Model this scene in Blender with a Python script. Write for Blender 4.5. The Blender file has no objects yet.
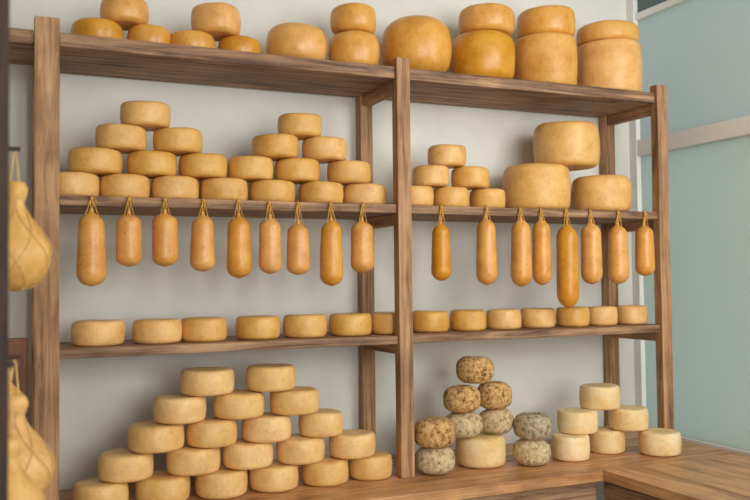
import bpy, bmesh, math, random
from mathutils import Vector, Matrix, noise
random.seed(7)
S=bpy.context.scene
S.view_settings.view_transform='Standard'
COL=S.collection

# ------------------------------------------------------------ materials
def lin(c):
    return tuple((v/255/12.92 if v/255<=.04045 else ((v/255+.055)/1.055)**2.4) for v in c)+(1,)
def newmat(name):
    m=bpy.data.materials.new(name);m.use_nodes=True
    nt=m.node_tree;b=nt.nodes['Principled BSDF'];return m,nt,b
def nd(nt,t,**k):
    n=nt.nodes.new(t)
    for a,v in k.items():setattr(n,a,v)
    return n
def ramp(nt,stops):
    r=nd(nt,'ShaderNodeValToRGB');e=r.color_ramp.elements
    e[0].position,e[0].color=stops[0][0],stops[0][1]
    e[1].position,e[1].color=stops[-1][0],stops[-1][1]
    for p,c in stops[1:-1]:
        x=e.new(p);x.color=c
    return r
def coords(nt,scale=(1,1,1),rand=True):
    tc=nd(nt,'ShaderNodeTexCoord');mp=nd(nt,'ShaderNodeMapping');mp.inputs['Scale'].default_value=scale
    nt.links.new(tc.outputs['Object'],mp.inputs['Vector'])
    if rand:
        oi=nd(nt,'ShaderNodeObjectInfo');ml=nd(nt,'ShaderNodeMath',operation='MULTIPLY');ml.inputs[1].default_value=37
        nt.links.new(oi.outputs['Random'],ml.inputs[0]);nt.links.new(ml.outputs[0],mp.inputs['Location'])
    return mp.outputs['Vector']
def wood(name,axis,dark,mid,light,rough=.6):
    m,nt,b=newmat(name)
    sc=[34,34,34];sc[axis]=1.8
    v=coords(nt,tuple(sc))
    n=nd(nt,'ShaderNodeTexNoise');n.inputs['Scale'].default_value=1;n.inputs['Detail'].default_value=9;n.inputs['Roughness'].default_value=.72;n.inputs['Distortion'].default_value=.6
    nt.links.new(v,n.inputs['Vector'])
    r=ramp(nt,[(.36,lin(dark)),(.48,lin(mid)),(.64,lin(light))]);nt.links.new(n.outputs['Fac'],r.inputs['Fac'])
    v2=coords(nt,(5,5,5));n2=nd(nt,'ShaderNodeTexNoise');n2.inputs['Scale'].default_value=1;n2.inputs['Detail'].default_value=5
    nt.links.new(v2,n2.inputs['Vector'])
    r2=ramp(nt,[(.32,(.55,.53,.52,1)),(.58,(1,1,1,1))]);nt.links.new(n2.outputs['Fac'],r2.inputs['Fac'])
    mx=nd(nt,'ShaderNodeMix',data_type='RGBA',blend_type='MULTIPLY');mx.inputs['Factor'].default_value=.8
    nt.links.new(r.outputs['Color'],mx.inputs['A']);nt.links.new(r2.outputs['Color'],mx.inputs['B'])
    nt.links.new(mx.outputs['Result'],b.inputs['Base Color'])
    b.inputs['Roughness'].default_value=rough
    bp=nd(nt,'ShaderNodeBump');bp.inputs['Strength'].default_value=.5;bp.inputs['Distance'].default_value=.005
    nt.links.new(n.outputs['Fac'],bp.inputs['Height']);nt.links.new(bp.outputs['Normal'],b.inputs['Normal'])
    return m
post_w=[wood('post_wood_%d'%i,i,(116,80,52),(172,128,90),(204,162,120),.7) for i in range(3)]
board_w=[wood('board_wood_%d'%i,i,(88,62,44),(148,110,80),(192,152,114),.65) for i in range(3)]
count_w=[wood('counter_wood_%d'%i,i,(140,88,50),(200,142,90),(224,174,122),.35) for i in range(3)]
dark_w=[wood('dark_wood_%d'%i,i,(34,22,16),(60,40,30),(84,58,42),.7) for i in range(3)]
red_w=wood('red_wood',2,(76,42,28),(120,74,50),(146,98,68),.6)

def cheese_mat(name,a,b_,c,spot=.14,rough=.42,bump=.25):
    m,nt,b=newmat(name)
    v=coords(nt,(1,1,1))
    n=nd(nt,'ShaderNodeTexNoise');n.inputs['Scale'].default_value=13;n.inputs['Detail'].default_value=9;n.inputs['Roughness'].default_value=.65
    nt.links.new(v,n.inputs['Vector'])
    r=ramp(nt,[(.32,lin(a)),(.5,lin(b_)),(.68,lin(c))]);nt.links.new(n.outputs['Fac'],r.inputs['Fac'])
    oi=nd(nt,'ShaderNodeObjectInfo')
    hs=nd(nt,'ShaderNodeHueSaturation')
    mr=nd(nt,'ShaderNodeMapRange');mr.inputs['To Min'].default_value=.89;mr.inputs['To Max'].default_value=1.05
    nt.links.new(oi.outputs['Random'],mr.inputs['Value']);nt.links.new(mr.outputs[0],hs.inputs['Value'])
    mr2=nd(nt,'ShaderNodeMapRange');mr2.inputs['To Min'].default_value=1.06;mr2.inputs['To Max'].default_value=.92
    nt.links.new(oi.outputs['Random'],mr2.inputs['Value']);nt.links.new(mr2.outputs[0],hs.inputs['Saturation'])
    nt.links.new(r.outputs['Color'],hs.inputs['Color'])
    vo=nd(nt,'ShaderNodeTexNoise');vo.inputs['Scale'].default_value=80;vo.inputs['Detail'].default_value=4;nt.links.new(v,vo.inputs['Vector'])
    r3=ramp(nt,[(.29,(.55,.43,.31,1)),(.40,(1,1,1,1))]);nt.links.new(vo.outputs['Fac'],r3.inputs['Fac'])
    mx=nd(nt,'ShaderNodeMix',data_type='RGBA',blend_type='MULTIPLY');mx.inputs['Factor'].default_value=spot*2.6
    nt.links.new(hs.outputs['Color'],mx.inputs['A']);nt.links.new(r3.outputs['Color'],mx.inputs['B'])
    nt.links.new(mx.outputs['Result'],b.inputs['Base Color'])
    b.inputs['Roughness'].default_value=rough
    b.inputs['Subsurface Weight'].default_value=.08
    b.inputs['Subsurface Radius'].default_value=(.02,.01,.004)
    bp=nd(nt,'ShaderNodeBump');bp.inputs['Strength'].default_value=bump;bp.inputs['Distance'].default_value=.005
    ad=nd(nt,'ShaderNodeMath',operation='ADD');nt.links.new(n.outputs['Fac'],ad.inputs[0]);nt.links.new(vo.outputs['Fac'],ad.inputs[1])
    nt.links.new(ad.outputs[0],bp.inputs['Height']);nt.links.new(bp.outputs['Normal'],b.inputs['Normal'])
    return m
M_gold=cheese_mat('rind_gold',(208,142,58),(224,162,72),(236,178,92),.16,.33,.15)
M_goldm=cheese_mat('rind_gold_matte',(214,156,80),(230,174,96),(238,188,116),.16,.48,.2)
M_mid=cheese_mat('rind_amber',(214,158,82),(230,178,98),(240,192,118),.16,.45)
M_pale=cheese_mat('rind_pale',(222,174,106),(235,191,122),(243,206,142),.15,.48)
M_ivory=cheese_mat('rind_ivory',(230,190,124),(240,208,150),(246,222,176),.13,.52)
M_saus=cheese_mat('rind_smoked',(204,136,50),(221,155,66),(232,170,82),.2,.36,.15)
def mold(name,a,b_,c,d):
    m,nt,b=newmat(name);v=coords(nt)
    n=nd(nt,'ShaderNodeTexNoise');n.inputs['Scale'].default_value=48;n.inputs['Detail'].default_value=9;n.inputs['Roughness'].default_value=.76
    nt.links.new(v,n.inputs['Vector'])
    r=ramp(nt,[(.37,lin(a)),(.43,lin(b_)),(.51,lin(c)),(.64,lin(d))]);nt.links.new(n.outputs['Fac'],r.inputs['Fac'])
    nt.links.new(r.outputs['Color'],b.inputs['Base Color']);b.inputs['Roughness'].default_value=.9
    bp=nd(nt,'ShaderNodeBump');bp.inputs['Strength'].default_value=.8;bp.inputs['Distance'].default_value=.007
    nt.links.new(n.outputs['Fac'],bp.inputs['Height']);nt.links.new(bp.outputs['Normal'],b.inputs['Normal'])
    return m
M_moldb=mold('mold_rind_brown',(84,58,34),(156,112,64),(208,164,102),(228,192,136))
M_moldg=mold('mold_rind_grey',(100,88,70),(172,150,114),(210,184,140),(228,208,172))
M_moldd=mold('mold_rind_dark',(76,68,56),(134,118,96),(182,164,132),(208,192,160))
def plain(name,col,rough=.8,nscale=3,amt=.08,bump=.1):
    m,nt,b=newmat(name);v=coords(nt,rand=False)
    n=nd(nt,'ShaderNodeTexNoise');n.inputs['Scale'].default_value=nscale;n.inputs['Detail'].default_value=6
    nt.links.new(v,n.inputs['Vector'])
    c=lin(col);r=ramp(nt,[(.3,tuple(x*(1-amt) for x in c[:3])+(1,)),(.7,tuple(min(1,x*(1+amt)) for x in c[:3])+(1,))])
    nt.links.new(n.outputs['Fac'],r.inputs['Fac']);nt.links.new(r.outputs['Color'],b.inputs['Base Color'])
    b.inputs['Roughness'].default_value=rough
    bp=nd(nt,'ShaderNodeBump');bp.inputs['Strength'].default_value=bump;bp.inputs['Distance'].default_value=.01
    nt.links.new(n.outputs['Fac'],bp.inputs['Height']);nt.links.new(bp.outputs['Normal'],b.inputs['Normal'])
    return m
M_wall=plain('wall_plaster',(223,223,217))
M_frame=plain('window_frame_paint',(234,236,233),.5,5,.04)
M_floor=plain('floor_tile',(150,140,125),.5)
M_ceil=plain('ceiling_paint',(190,190,184))
M_side=plain('side_wall_paint',(170,162,148))
M_twine=plain('twine',(210,158,66),.8,60,.3)
M_net=plain('net_twine',(216,178,112),.8,60,.2)
def glass(name,col,tr):
    m,nt,b=newmat(name)
    b.inputs['Base Color'].default_value=lin(col);b.inputs['Roughness'].default_value=.25
    t=nd(nt,'ShaderNodeBsdfTranslucent');t.inputs['Color'].default_value=lin(col)
    mx=nd(nt,'ShaderNodeMixShader');mx.inputs[0].default_value=tr
    out=nt.nodes['Material Output']
    nt.links.new(b.outputs[0],mx.inputs[1]);nt.links.new(t.outputs[0],mx.inputs[2]);nt.links.new(mx.outputs[0],out.inputs['Surface'])
    return m
M_glass=glass('frosted_glass',(214,225,220),.65)
M_glass2=glass('frosted_glass_upper',(211,221,219),.65)
M_glass3=glass('tinted_glass',(126,146,144),.5)

# ------------------------------------------------------------ helpers
def obj(name,me,mats,parent=None,loc=(0,0,0)):
    o=bpy.data.objects.new(name,me);COL.objects.link(o)
    for m in mats:me.materials.append(m)
    o.location=loc
    if parent:o.parent=parent
    return o
def empty(name):
    e=bpy.data.objects.new(name,None);COL.objects.link(e);return e
def box(name,x0,x1,y0,y1,z0,z1,mat,parent=None,bev=.004,wob=0):
    bm=bmesh.new();bmesh.ops.create_cube(bm,size=1)
    sx,sy,sz=x1-x0,y1-y0,z1-z0
    for v in bm.verts:v.co=Vector((v.co.x*sx,v.co.y*sy,v.co.z*sz))
    if wob:
        ax=max(range(3),key=lambda i:(sx,sy,sz)[i])
        es=[e for e in bm.edges if abs((e.verts[0].co-e.verts[1].co)[ax])>.5*(sx,sy,sz)[ax]]
        bmesh.ops.subdivide_edges(bm,edges=es,cuts=14,use_grid_fill=True)
        for v in bm.verts:
            p=v.co*3.1+Vector((x0*3,y0*5,z0*7));n=noise.noise_vector(p)*wob
            n[ax]=0;v.co+=n
    me=bpy.data.meshes.new(name);
    if bev:
        sh=[e for e in bm.edges if len(e.link_faces)==2 and e.calc_face_angle()>.8]
        bmesh.ops.bevel(bm,geom=sh,offset=bev,segments=2,affect='EDGES',profile=.6)
    bm.to_mesh(me);bm.free()
    return obj(name,me,[mat],parent,((x0+x1)/2,(y0+y1)/2,(z0+z1)/2))
def lathe_bm(bm,prof,n=44,seed=0,amp=.0,mi=0,off=Vector((0,0,0)),freq=9):
    rings=[]
    for r,z in prof:
        ring=[]
        for i in range(n):
            a=2*math.pi*i/n;c=Vector((r*math.cos(a),r*math.sin(a),z))
            d=noise.noise(c*freq+Vector((seed*3.7,seed*1.3,0)))
            d2=noise.noise(Vector((math.cos(a),math.sin(a),seed*5.1)))
            c.x*=1+amp*(d*.6+d2);c.y*=1+amp*(d*.6+d2);c.z+=amp*.12*d*(1 if z>.01 else 0)
            ring.append(bm.verts.new(c+off))
        rings.append(ring)
    fs=[]
    for a,b in zip(rings[:-1],rings[1:]):
        for i in range(n):
            fs.append(bm.faces.new((a[i],a[(i+1)%n],b[(i+1)%n],b[i])))
    fs.append(bm.faces.new(list(reversed(rings[0]))));fs.append(bm.faces.new(rings[-1]))
    for f in fs:f.smooth=True;f.material_index=mi
def wheel_prof(R,h,edge,bulge):
    R0=R-bulge;p=[(.004,.0),(R0*.5,0)]
    e=edge;K=6
    for k in range(K+1):
        t=-math.pi/2+math.pi/2*k/K
        p.append((R0-e+e*math.cos(t)*1.0,e+e*math.sin(t)))
    for k in range(1,7):
        u=k/7;p.append((R0,e+(h-2*e)*u))
    for k in range(K+1):
        t=math.pi/2*k/K
        p.append((R0-e+e*math.cos(t),h-e+e*math.sin(t)))
    p+=[(R0*.55,h),(R0*.25,h-.001),(.004,h-.001)]
    out=[]
    for r,z in p:
        u=z/h*2-1;out.append((r+bulge*(1-u*u)*min(1,r/R0),z))
    return out
cnt=0
def wheel(name,x,y,z,d,h,mat,edge=.014,bulge=.005,amp=.03):
    global cnt;cnt+=1
    bm=bmesh.new();lathe_bm(bm,wheel_prof(d/2,h,edge,bulge),seed=cnt,amp=amp)
    me=bpy.data.meshes.new(name);bm.to_mesh(me);bm.free()
    o=obj(name,me,[mat],None,(x,y,z+.001));o.rotation_euler=(0,0,random.uniform(0,6.28))
    return o

# ------------------------------------------------------------ room shell
WY=.425;WX=2.99
box('wall_back',-2.0,WX+.12,WY,WY+.1,0,3.7,M_wall,bev=0)
box('wall_left',-2.1,-2.0,-6,WY+.1,0,3.7,M_side,bev=0)
box('floor',-2.1,WX+.12,-6,WY+.1,-.1,0,M_floor,bev=0)
box('ceiling',-2.1,WX+.12,-6,WY+.1,3.7,3.8,M_ceil,bev=0)
box('wall_right',WX,WX+.12,-6,WY,0,.945,M_wall,bev=0)
box('wall_right_header',WX,WX+.12,-6,WY,3.5,3.7,M_wall,bev=0)
w1=empty('window_1')
box('pane_lower',WX+.02,WX+.03,-6,WY-.05,.945,2.40,M_glass,w1,bev=0)
box('pane_upper',WX+.02,WX+.03,-6,WY-.05,2.48,3.135,M_glass2,w1,bev=0)
box('pane_top',WX+.02,WX+.03,-6,WY-.05,3.17,3.5,M_glass3,w1,bev=0)
box('transom',WX-.005,WX+.08,-6,WY-.056,2.40,2.485,M_frame,w1)
box('upper_rail',WX+.0,WX+.08,-6,WY-.056,3.135,3.17,M_frame,w1)
box('jamb',WX-.008,WX+.08,WY-.055,WY-.001,.945,3.5,M_frame,w1)

# ------------------------------------------------------------ shelf unit
ZT,Z2,Z3,ZC=2.647,2.066,1.519,.933
D=.384
su=empty('wooden_shelf_unit')
for i,X in enumerate((0,1.4,2.8)):
    w=.042 if i==0 else .031
    box('front_post_%d'%i,X-w,X+w,-.026,.024,ZC+.001,2.685+.01*(i==0),post_w[2],su,.004,.002)
    box('rear_post_%d'%i,X-.03,X+.03,D-.024,D+.024,ZC+.001,2.68,post_w[2],su,.003,.001)
for zi,(z,t) in enumerate(((ZT,.05),(Z2,.036),(Z3,.034))):
    x0=-.6 if zi==0 else .0
    for i,(a,b) in enumerate(((.043,1.368),(1.432,2.768))):
        box('front_plank_%d_%d'%(zi,i),a,b,-.012,.03,z-t,z,board_w[0],su,.004,.002)
        box('rear_plank_%d_%d'%(zi,i),a,b,.32,D+.02,z-t,z,board_w[0],su,.003)
    box('middle_plank_%d'%zi,x0-.03,2.83,.032,.318,z-t,z,board_w[0],su,.003)
    for i,X in enumerate((0,1.4,2.8)):
        box('bearer_%d_%d'%(zi,i),X-.022,X+.022,.026,D-.026,z-t-.046,z-t-.0005,post_w[1],su,.003)
box('front_plank_left',-.63,-.044,-.012,.03,ZT-.05,ZT,board_w[0],su,.004,.002)

# ------------------------------------------------------------ counter
co=empty('wooden_counter')
for i in range(4):
    a=-.275+i*.174
    box('top_plank_%d'%i,-1.0,2.98,a,a+.1725,ZC-.045,ZC,count_w[0],co,.003)
for i in range(4):
    a=2.2+i*.195
    box('return_plank_%d'%i,a,a+.1935,-2.6,-.2765,ZC-.045,ZC,count_w[1],co,.003)
box('apron',-1.0,2.18,-.25,-.215,ZC-.13,ZC-.046,board_w[0],co)
box('return_apron',2.22,2.25,-2.6,-.25,ZC-.13,ZC-.046,board_w[1],co)
for X in (-.9,.6,2.14):
    box('leg_%d'%int(X*10+20),X,X+.07,-.214,-.144,0.001,ZC-.046,board_w[2],co)
for i,Y in enumerate((-1.3,-2.5)):
    box('return_leg_%d'%i,2.252,2.32,Y,Y+.07,0.001,ZC-.046,board_w[2],co)

# ------------------------------------------------------------ wheels
N='cheese_wheel'
Lh=.0935
def layers(base,lh,y,rows,mat,h=None,jit=.006):
    for k,row in enumerate(rows):
        for x,d in row:
            wheel(N,x,y+random.uniform(-jit,jit),base+k*lh,d,(h or lh)-.002,mat)
layers(Z2,Lh,.135,[
 [(.10,.19),(.288,.185),(.478,.183),(.672,.19),(.873,.185),(1.085,.188),(1.285,.19)],
 [(.18,.196),(.39,.19),(.59,.19),(.785,.185),(.985,.185),(1.215,.187)],
 [(.275,.19),(.49,.19),(.89,.19),(1.105,.19)],
 [(.365,.19),(.995,.185)]],M_mid)
layers(Z2,.094,.13,[[(1.525,.165),(1.705,.165),(1.90,.165)],[(1.605,.165),(1.81,.175)],[(1.69,.175)]],M_mid)
B='large_cheese_wheel'
wheel(B,2.19,.165,Z2,.32,.215,M_mid,.026,.01)
wheel(B,2.575,.165,Z2,.29,.18,M_mid,.026,.01)
wheel(B,2.37,.165,Z2+.2155,.318,.21,M_mid,.026,.01)
for x,d in [(.19,.195),(.41,.188),(.59,.182),(.81,.178),(1.01,.18),(1.215,.182),(1.40,.178),(1.60,.165),(1.79,.167),(1.98,.162),(2.17,.164),(2.365,.158),(2.54,.152),(2.72,.155)]:
    wheel(N,x,.135+random.uniform(-.006,.006),Z3,d,.092,M_mid)
layers(ZC,.097,.06,[
 [(.19,.195),(.415,.2),(.638,.203),(.85,.197),(1.065,.193),(1.268,.185)],
 [(.28,.2),(.53,.202),(.745,.197),(.96,.195),(1.185,.192)],
 [(.39,.208),(.60,.196),(.82,.195),(1.05,.184)],
 [(.48,.196),(.71,.197),(.935,.2)],
 [(.585,.205),(.84,.197)]],M_pale)
def top(x,d,h,z=0,b=.01,e=.018,nm=N,y=.15,m=None):wheel(nm,x,y,ZT+z,d,h,m or M_gold,e,b)
top(.19,.19,.095);top(.29,.185,.10,.0955);top(.385,.17,.095)
top(.55,.185,.09);top(.65,.2,.115,.092);top(.745,.175,.09)
top(.99,.255,.165,0,.02,.035,B)
top(1.25,.225,.163,0,.014,.03,B);top(1.25,.2,.115,.164,.01,.02)
top(1.56,.315,.265,0,.03,.06,B,.165)
top(1.905,.305,.235,0,.02,.045,B,.165);top(1.93,.262,.12,.236,.01,.02,B,.165)
top(2.255,.306,.25,0,.006,.02,B,.165,M_goldm);top(2.265,.28,.135,.251,.008,.025,B,.165)
top(2.64,.32,.26,0,.006,.02,B,.165,M_goldm);top(2.635,.305,.09,.261,.006,.018,B,.165,M_goldm)
A='aged_moldy_cheese_wheel'
def mo(x,y,z,d,h,m):wheel(A,x,y,z,d,h,m,.034,.012,.05)
mo(1.54,.0,ZC,.168,.11,M_moldg);mo(1.535,.0,ZC+.112,.178,.118,M_moldb)
wheel(B,1.80,.06,ZC,.222,.128,M_ivory,.02,.005)
mo(1.71,.05,ZC+.13,.166,.108,M_moldg);mo(1.88,.06,ZC+.13,.158,.108,M_moldg)
mo(1.70,.05,ZC+.24,.166,.112,M_moldb);mo(1.873,.06,ZC+.24,.158,.118,M_moldb)
mo(1.775,.055,ZC+.36,.166,.115,M_moldb)
mo(2.0,-.04,ZC,.168,.108,M_moldg);mo(2.005,-.04,ZC+.11,.166,.115,M_moldd)
def pl(x,y,z,d,h=.103):wheel(N,x,y,z,d,h,M_ivory,.011,.004)
pl(2.225,-.02,ZC,.168,.108);pl(2.475,.04,ZC,.172,.105);pl(2.66,-.11,ZC,.19,.102)
pl(2.295,.02,ZC+.109,.186,.1);pl(2.565,-.01,ZC+.106,.182,.1);pl(2.425,.02,ZC+.2095,.188,.106)

# ------------------------------------------------------------ hanging cheeses
def tube(bm,pts,r,mi,n=6):
    prev=None
    for i,p in enumerate(pts):
        p=Vector(p);t=(Vector(pts[min(i+1,len(pts)-1)])-Vector(pts[max(i-1,0)])).normalized()
        u=t.orthogonal().normalized();
        if abs(t.y)<.95:
            u=(Vector((0,1,0))-t*t.y).normalized()
        w=t.cross(u);ring=[bm.verts.new(p+(u*math.cos(a)+w*math.sin(a))*r) for a in [2*math.pi*k/n for k in range(n)]]
        if prev:
            for k in range(n):
                f=bm.faces.new((prev[k],prev[(k+1)%n],ring[(k+1)%n],ring[k]));f.material_index=mi;f.smooth=True
        else:bm.faces.new(ring).material_index=mi
        prev=ring
    bm.faces.new(prev).material_index=mi
def hang_prof(R,L,belly):
    p=[];K=30
    for k in range(K+1):
        u=k/K
        if u<.18:s=math.sqrt(max(0,1-((.18-u)/.18)**2))
        elif u>.84:
            q=(u-.84)/.16;s=math.sqrt(max(0,1-q**2))
        else:s=1
        s*=1-belly*(u**1.3)
        p.append((max(.006,R*s),u*L))
    p[-1]=(.011,L);p.append((.006,L+.006));p.append((.008,L+.012));p.append((.004,L+.016))
    return p
HB=[(.15,1.74,.106,2.005),(.28,1.81,.094,2.0),(.41,1.81,.095,2.005),(.55,1.79,.097,2.0),(.69,1.765,.098,2.0),(.815,1.78,.092,1.995),(.93,1.775,.096,1.975),(1.07,1.73,.098,1.99),(1.205,1.78,.096,1.99),(1.57,1.745,.087,1.985),(1.795,1.725,.094,2.01),(1.975,1.715,.096,2.01),(2.085,1.72,.088,2.01),(2.225,1.615,.102,1.99),(2.36,1.72,.099,2.0),(2.515,1.72,.10,1.995),(2.675,1.755,.093,1.995)]
for i,(x,zb,d,zt) in enumerate(HB):
    L=zt-zb;y=-.022
    bm=bmesh.new();lathe_bm(bm,hang_prof(d/2,L,random.uniform(.04,.2)),n=36,seed=i+200,amp=.035,mi=0,freq=14)
    nz=Z2-.004-zb;dx=random.uniform(-.006,.006)
    for sgn in (-1,1):
        tube(bm,[(sgn*d*.30,-.004,L-.030),(sgn*d*.16+dx*.3,-.006,L+.004),(sgn*.006+dx,-.003,nz-.018),(dx,.001,nz+.003)],.0016,1)
        tube(bm,[(0,-.002,L+.004),(sgn*.004+dx*.6,-.004,(L+nz)*.5),(sgn*.002+dx,.001,nz+.003)],.0018,1)
    tube(bm,[(dx,.001,nz),(.012+dx,-.002,nz-.008),(.018+dx,-.003,nz-.024)],.0014,1)
    tube(bm,[(dx,.002,nz-.004),(dx,.0,nz+.008),(dx+.002,.010,nz+.0085),(dx+.003,.022,nz+.0085)],.0022,1)
    lathe_bm(bm,[(.002,-.003),(.007,0),(.007,.006),(.002,.009)],n=10,mi=1,off=Vector((0,0,L+.004)))
    lathe_bm(bm,[(.002,0),(.0055,.003),(.0055,.009),(.002,.012)],n=10,mi=1,off=Vector((dx,-.001,nz-.012)))
    me=bpy.data.meshes.new('hanging_smoked_cheese');bm.to_mesh(me);bm.free()
    obj('hanging_smoked_cheese',me,[M_saus,M_twine],None,(x,y,zb))

# ------------------------------------------------------------ foreground side posts, rails and netted pear cheeses
box('wooden_post',-.24,-.150,-1.25,-1.17,0.001,3.4,dark_w[2])
box('wooden_post',-.34,-.271,-.42,-.35,0.001,3.4,dark_w[2])
rails={}
for z in (2.12,1.53):
    e=empty('hanging_rail');rails[z]=e
    box('rail_bar',-.27,-.235,-1.169,-.30,z,z+.05,dark_w[1],e)
box('wood_panel',-.22,-.058,.05,.09,ZC+.001,1.56,red_w)
def pear(x,y,zt,R,H,mat,rz):
    K=34;peg=rz+.01
    def rad(u):
        if u<.34:return R*math.sqrt(max(0,1-((.34-u)/.34)**2))
        q=min(1,(u-.34)/.50);s=1-.76*(q*q*(3-2*q))**1.05
        if u>.84:s=.24+.10*math.sin((u-.84)/.16*math.pi)
        return R*s
    prof=[(max(.005,rad(k/K)),k/K*H) for k in range(K+1)];prof.append((.004,H+.004))
    bm=bmesh.new();lathe_bm(bm,prof,n=40,seed=x*9+zt,amp=.05,freq=6)
    NS=6
    for j in range(NS):
        for sg in (-1,1):
            pts=[]
            for k in range(26):
                u=.02+.82*k/25;a=2*math.pi*j/NS+sg*u*2.0;r=rad(u)*1.02
                pts.append((r*math.cos(a),r*math.sin(a),u*H))
            tube(bm,pts,.0014,1,5)
    pz=peg-zt-.001
    tube(bm,[(0,0,H*.84),(0.01,0,H*.95),(.0,.0,pz)],.003,1)
    tube(bm,[(-.0,0,H*.84),(-.018,0,H*.97),(-.004,.0,pz)],.003,1)
    lathe_bm(bm,[(R*.2,0),(R*.28,.004),(R*.28,.012),(R*.2,.016)],n=14,mi=1,off=Vector((0,0,H*.83)))
    me=bpy.data.meshes.new('hanging_pear_cheese');bm.to_mesh(me);bm.free()
    obj('hanging_pear_cheese',me,[mat,M_net],None,(x,y,zt))
    box('peg',-.236,x+.012,y-.006,y+.006,peg,peg+.012,dark_w[0],rails[rz],.002)
pear(-.118,-.6,1.73,.098,.31,M_mid,2.12)
pear(-.118,-.62,1.13,.105,.31,M_mid,1.53)
pear(-.14,-.86,1.08,.09,.28,M_mid,1.53)
pear(-.15,-.38,1.33,.07,.17,M_mid,1.53)

# ------------------------------------------------------------ lights
w=bpy.data.worlds.new('World');S.world=w;w.use_nodes=True
bg=w.node_tree.nodes['Background'];bg.inputs[0].default_value=(.92,.955,.97,1);bg.inputs[1].default_value=1.0
def area(name,loc,tgt,sx,sy,e,col):
    l=bpy.data.lights.new(name,'AREA');l.shape='RECTANGLE';l.size=sx;l.size_y=sy;l.energy=e;l.color=col
    o=bpy.data.objects.new(name,l);COL.objects.link(o);o.location=loc
    o.rotation_euler=(Vector(tgt)-Vector(loc)).to_track_quat('-Z','Y').to_euler()
area('fill_behind_camera',(1.2,-5.6,2.3),(1.4,0,1.6),2.2,2.0,120,(1,.96,.9))  # added fill light behind the camera, aimed at the shelves; no doorway there
area('window_daylight',(2.85,-2.2,2.8),(1.4,0.2,1.7),1.5,1.4,50,(1,.985,.96))

# ------------------------------------------------------------ camera
f,cx,cy,a,pi_,ro=865.16,-.1959,-3.2586,.4233,.0351,-.0114
R=Vector((math.cos(a),-math.sin(a),0));F0=Vector((math.sin(a),math.cos(a),0));U=Vector((0,0,1))
F=F0*math.cos(pi_)+U*math.sin(pi_);U2=U*math.cos(pi_)-F0*math.sin(pi_)
R3=R*math.cos(ro)+U2*math.sin(ro);U3=U2*math.cos(ro)-R*math.sin(ro)
cd=bpy.data.cameras.new('camera');cam=bpy.data.objects.new('camera',cd);COL.objects.link(cam)
m=Matrix((R3,U3,-F)).transposed().to_4x4();m.translation=Vector((cx,cy,1.75));cam.matrix_world=m
cd.sensor_width=36;cd.lens=f/750*36;cd.clip_start=.05
cd.dof.use_dof=True;cd.dof.focus_distance=3.7;cd.dof.aperture_fstop=1.8
S.camera=cam
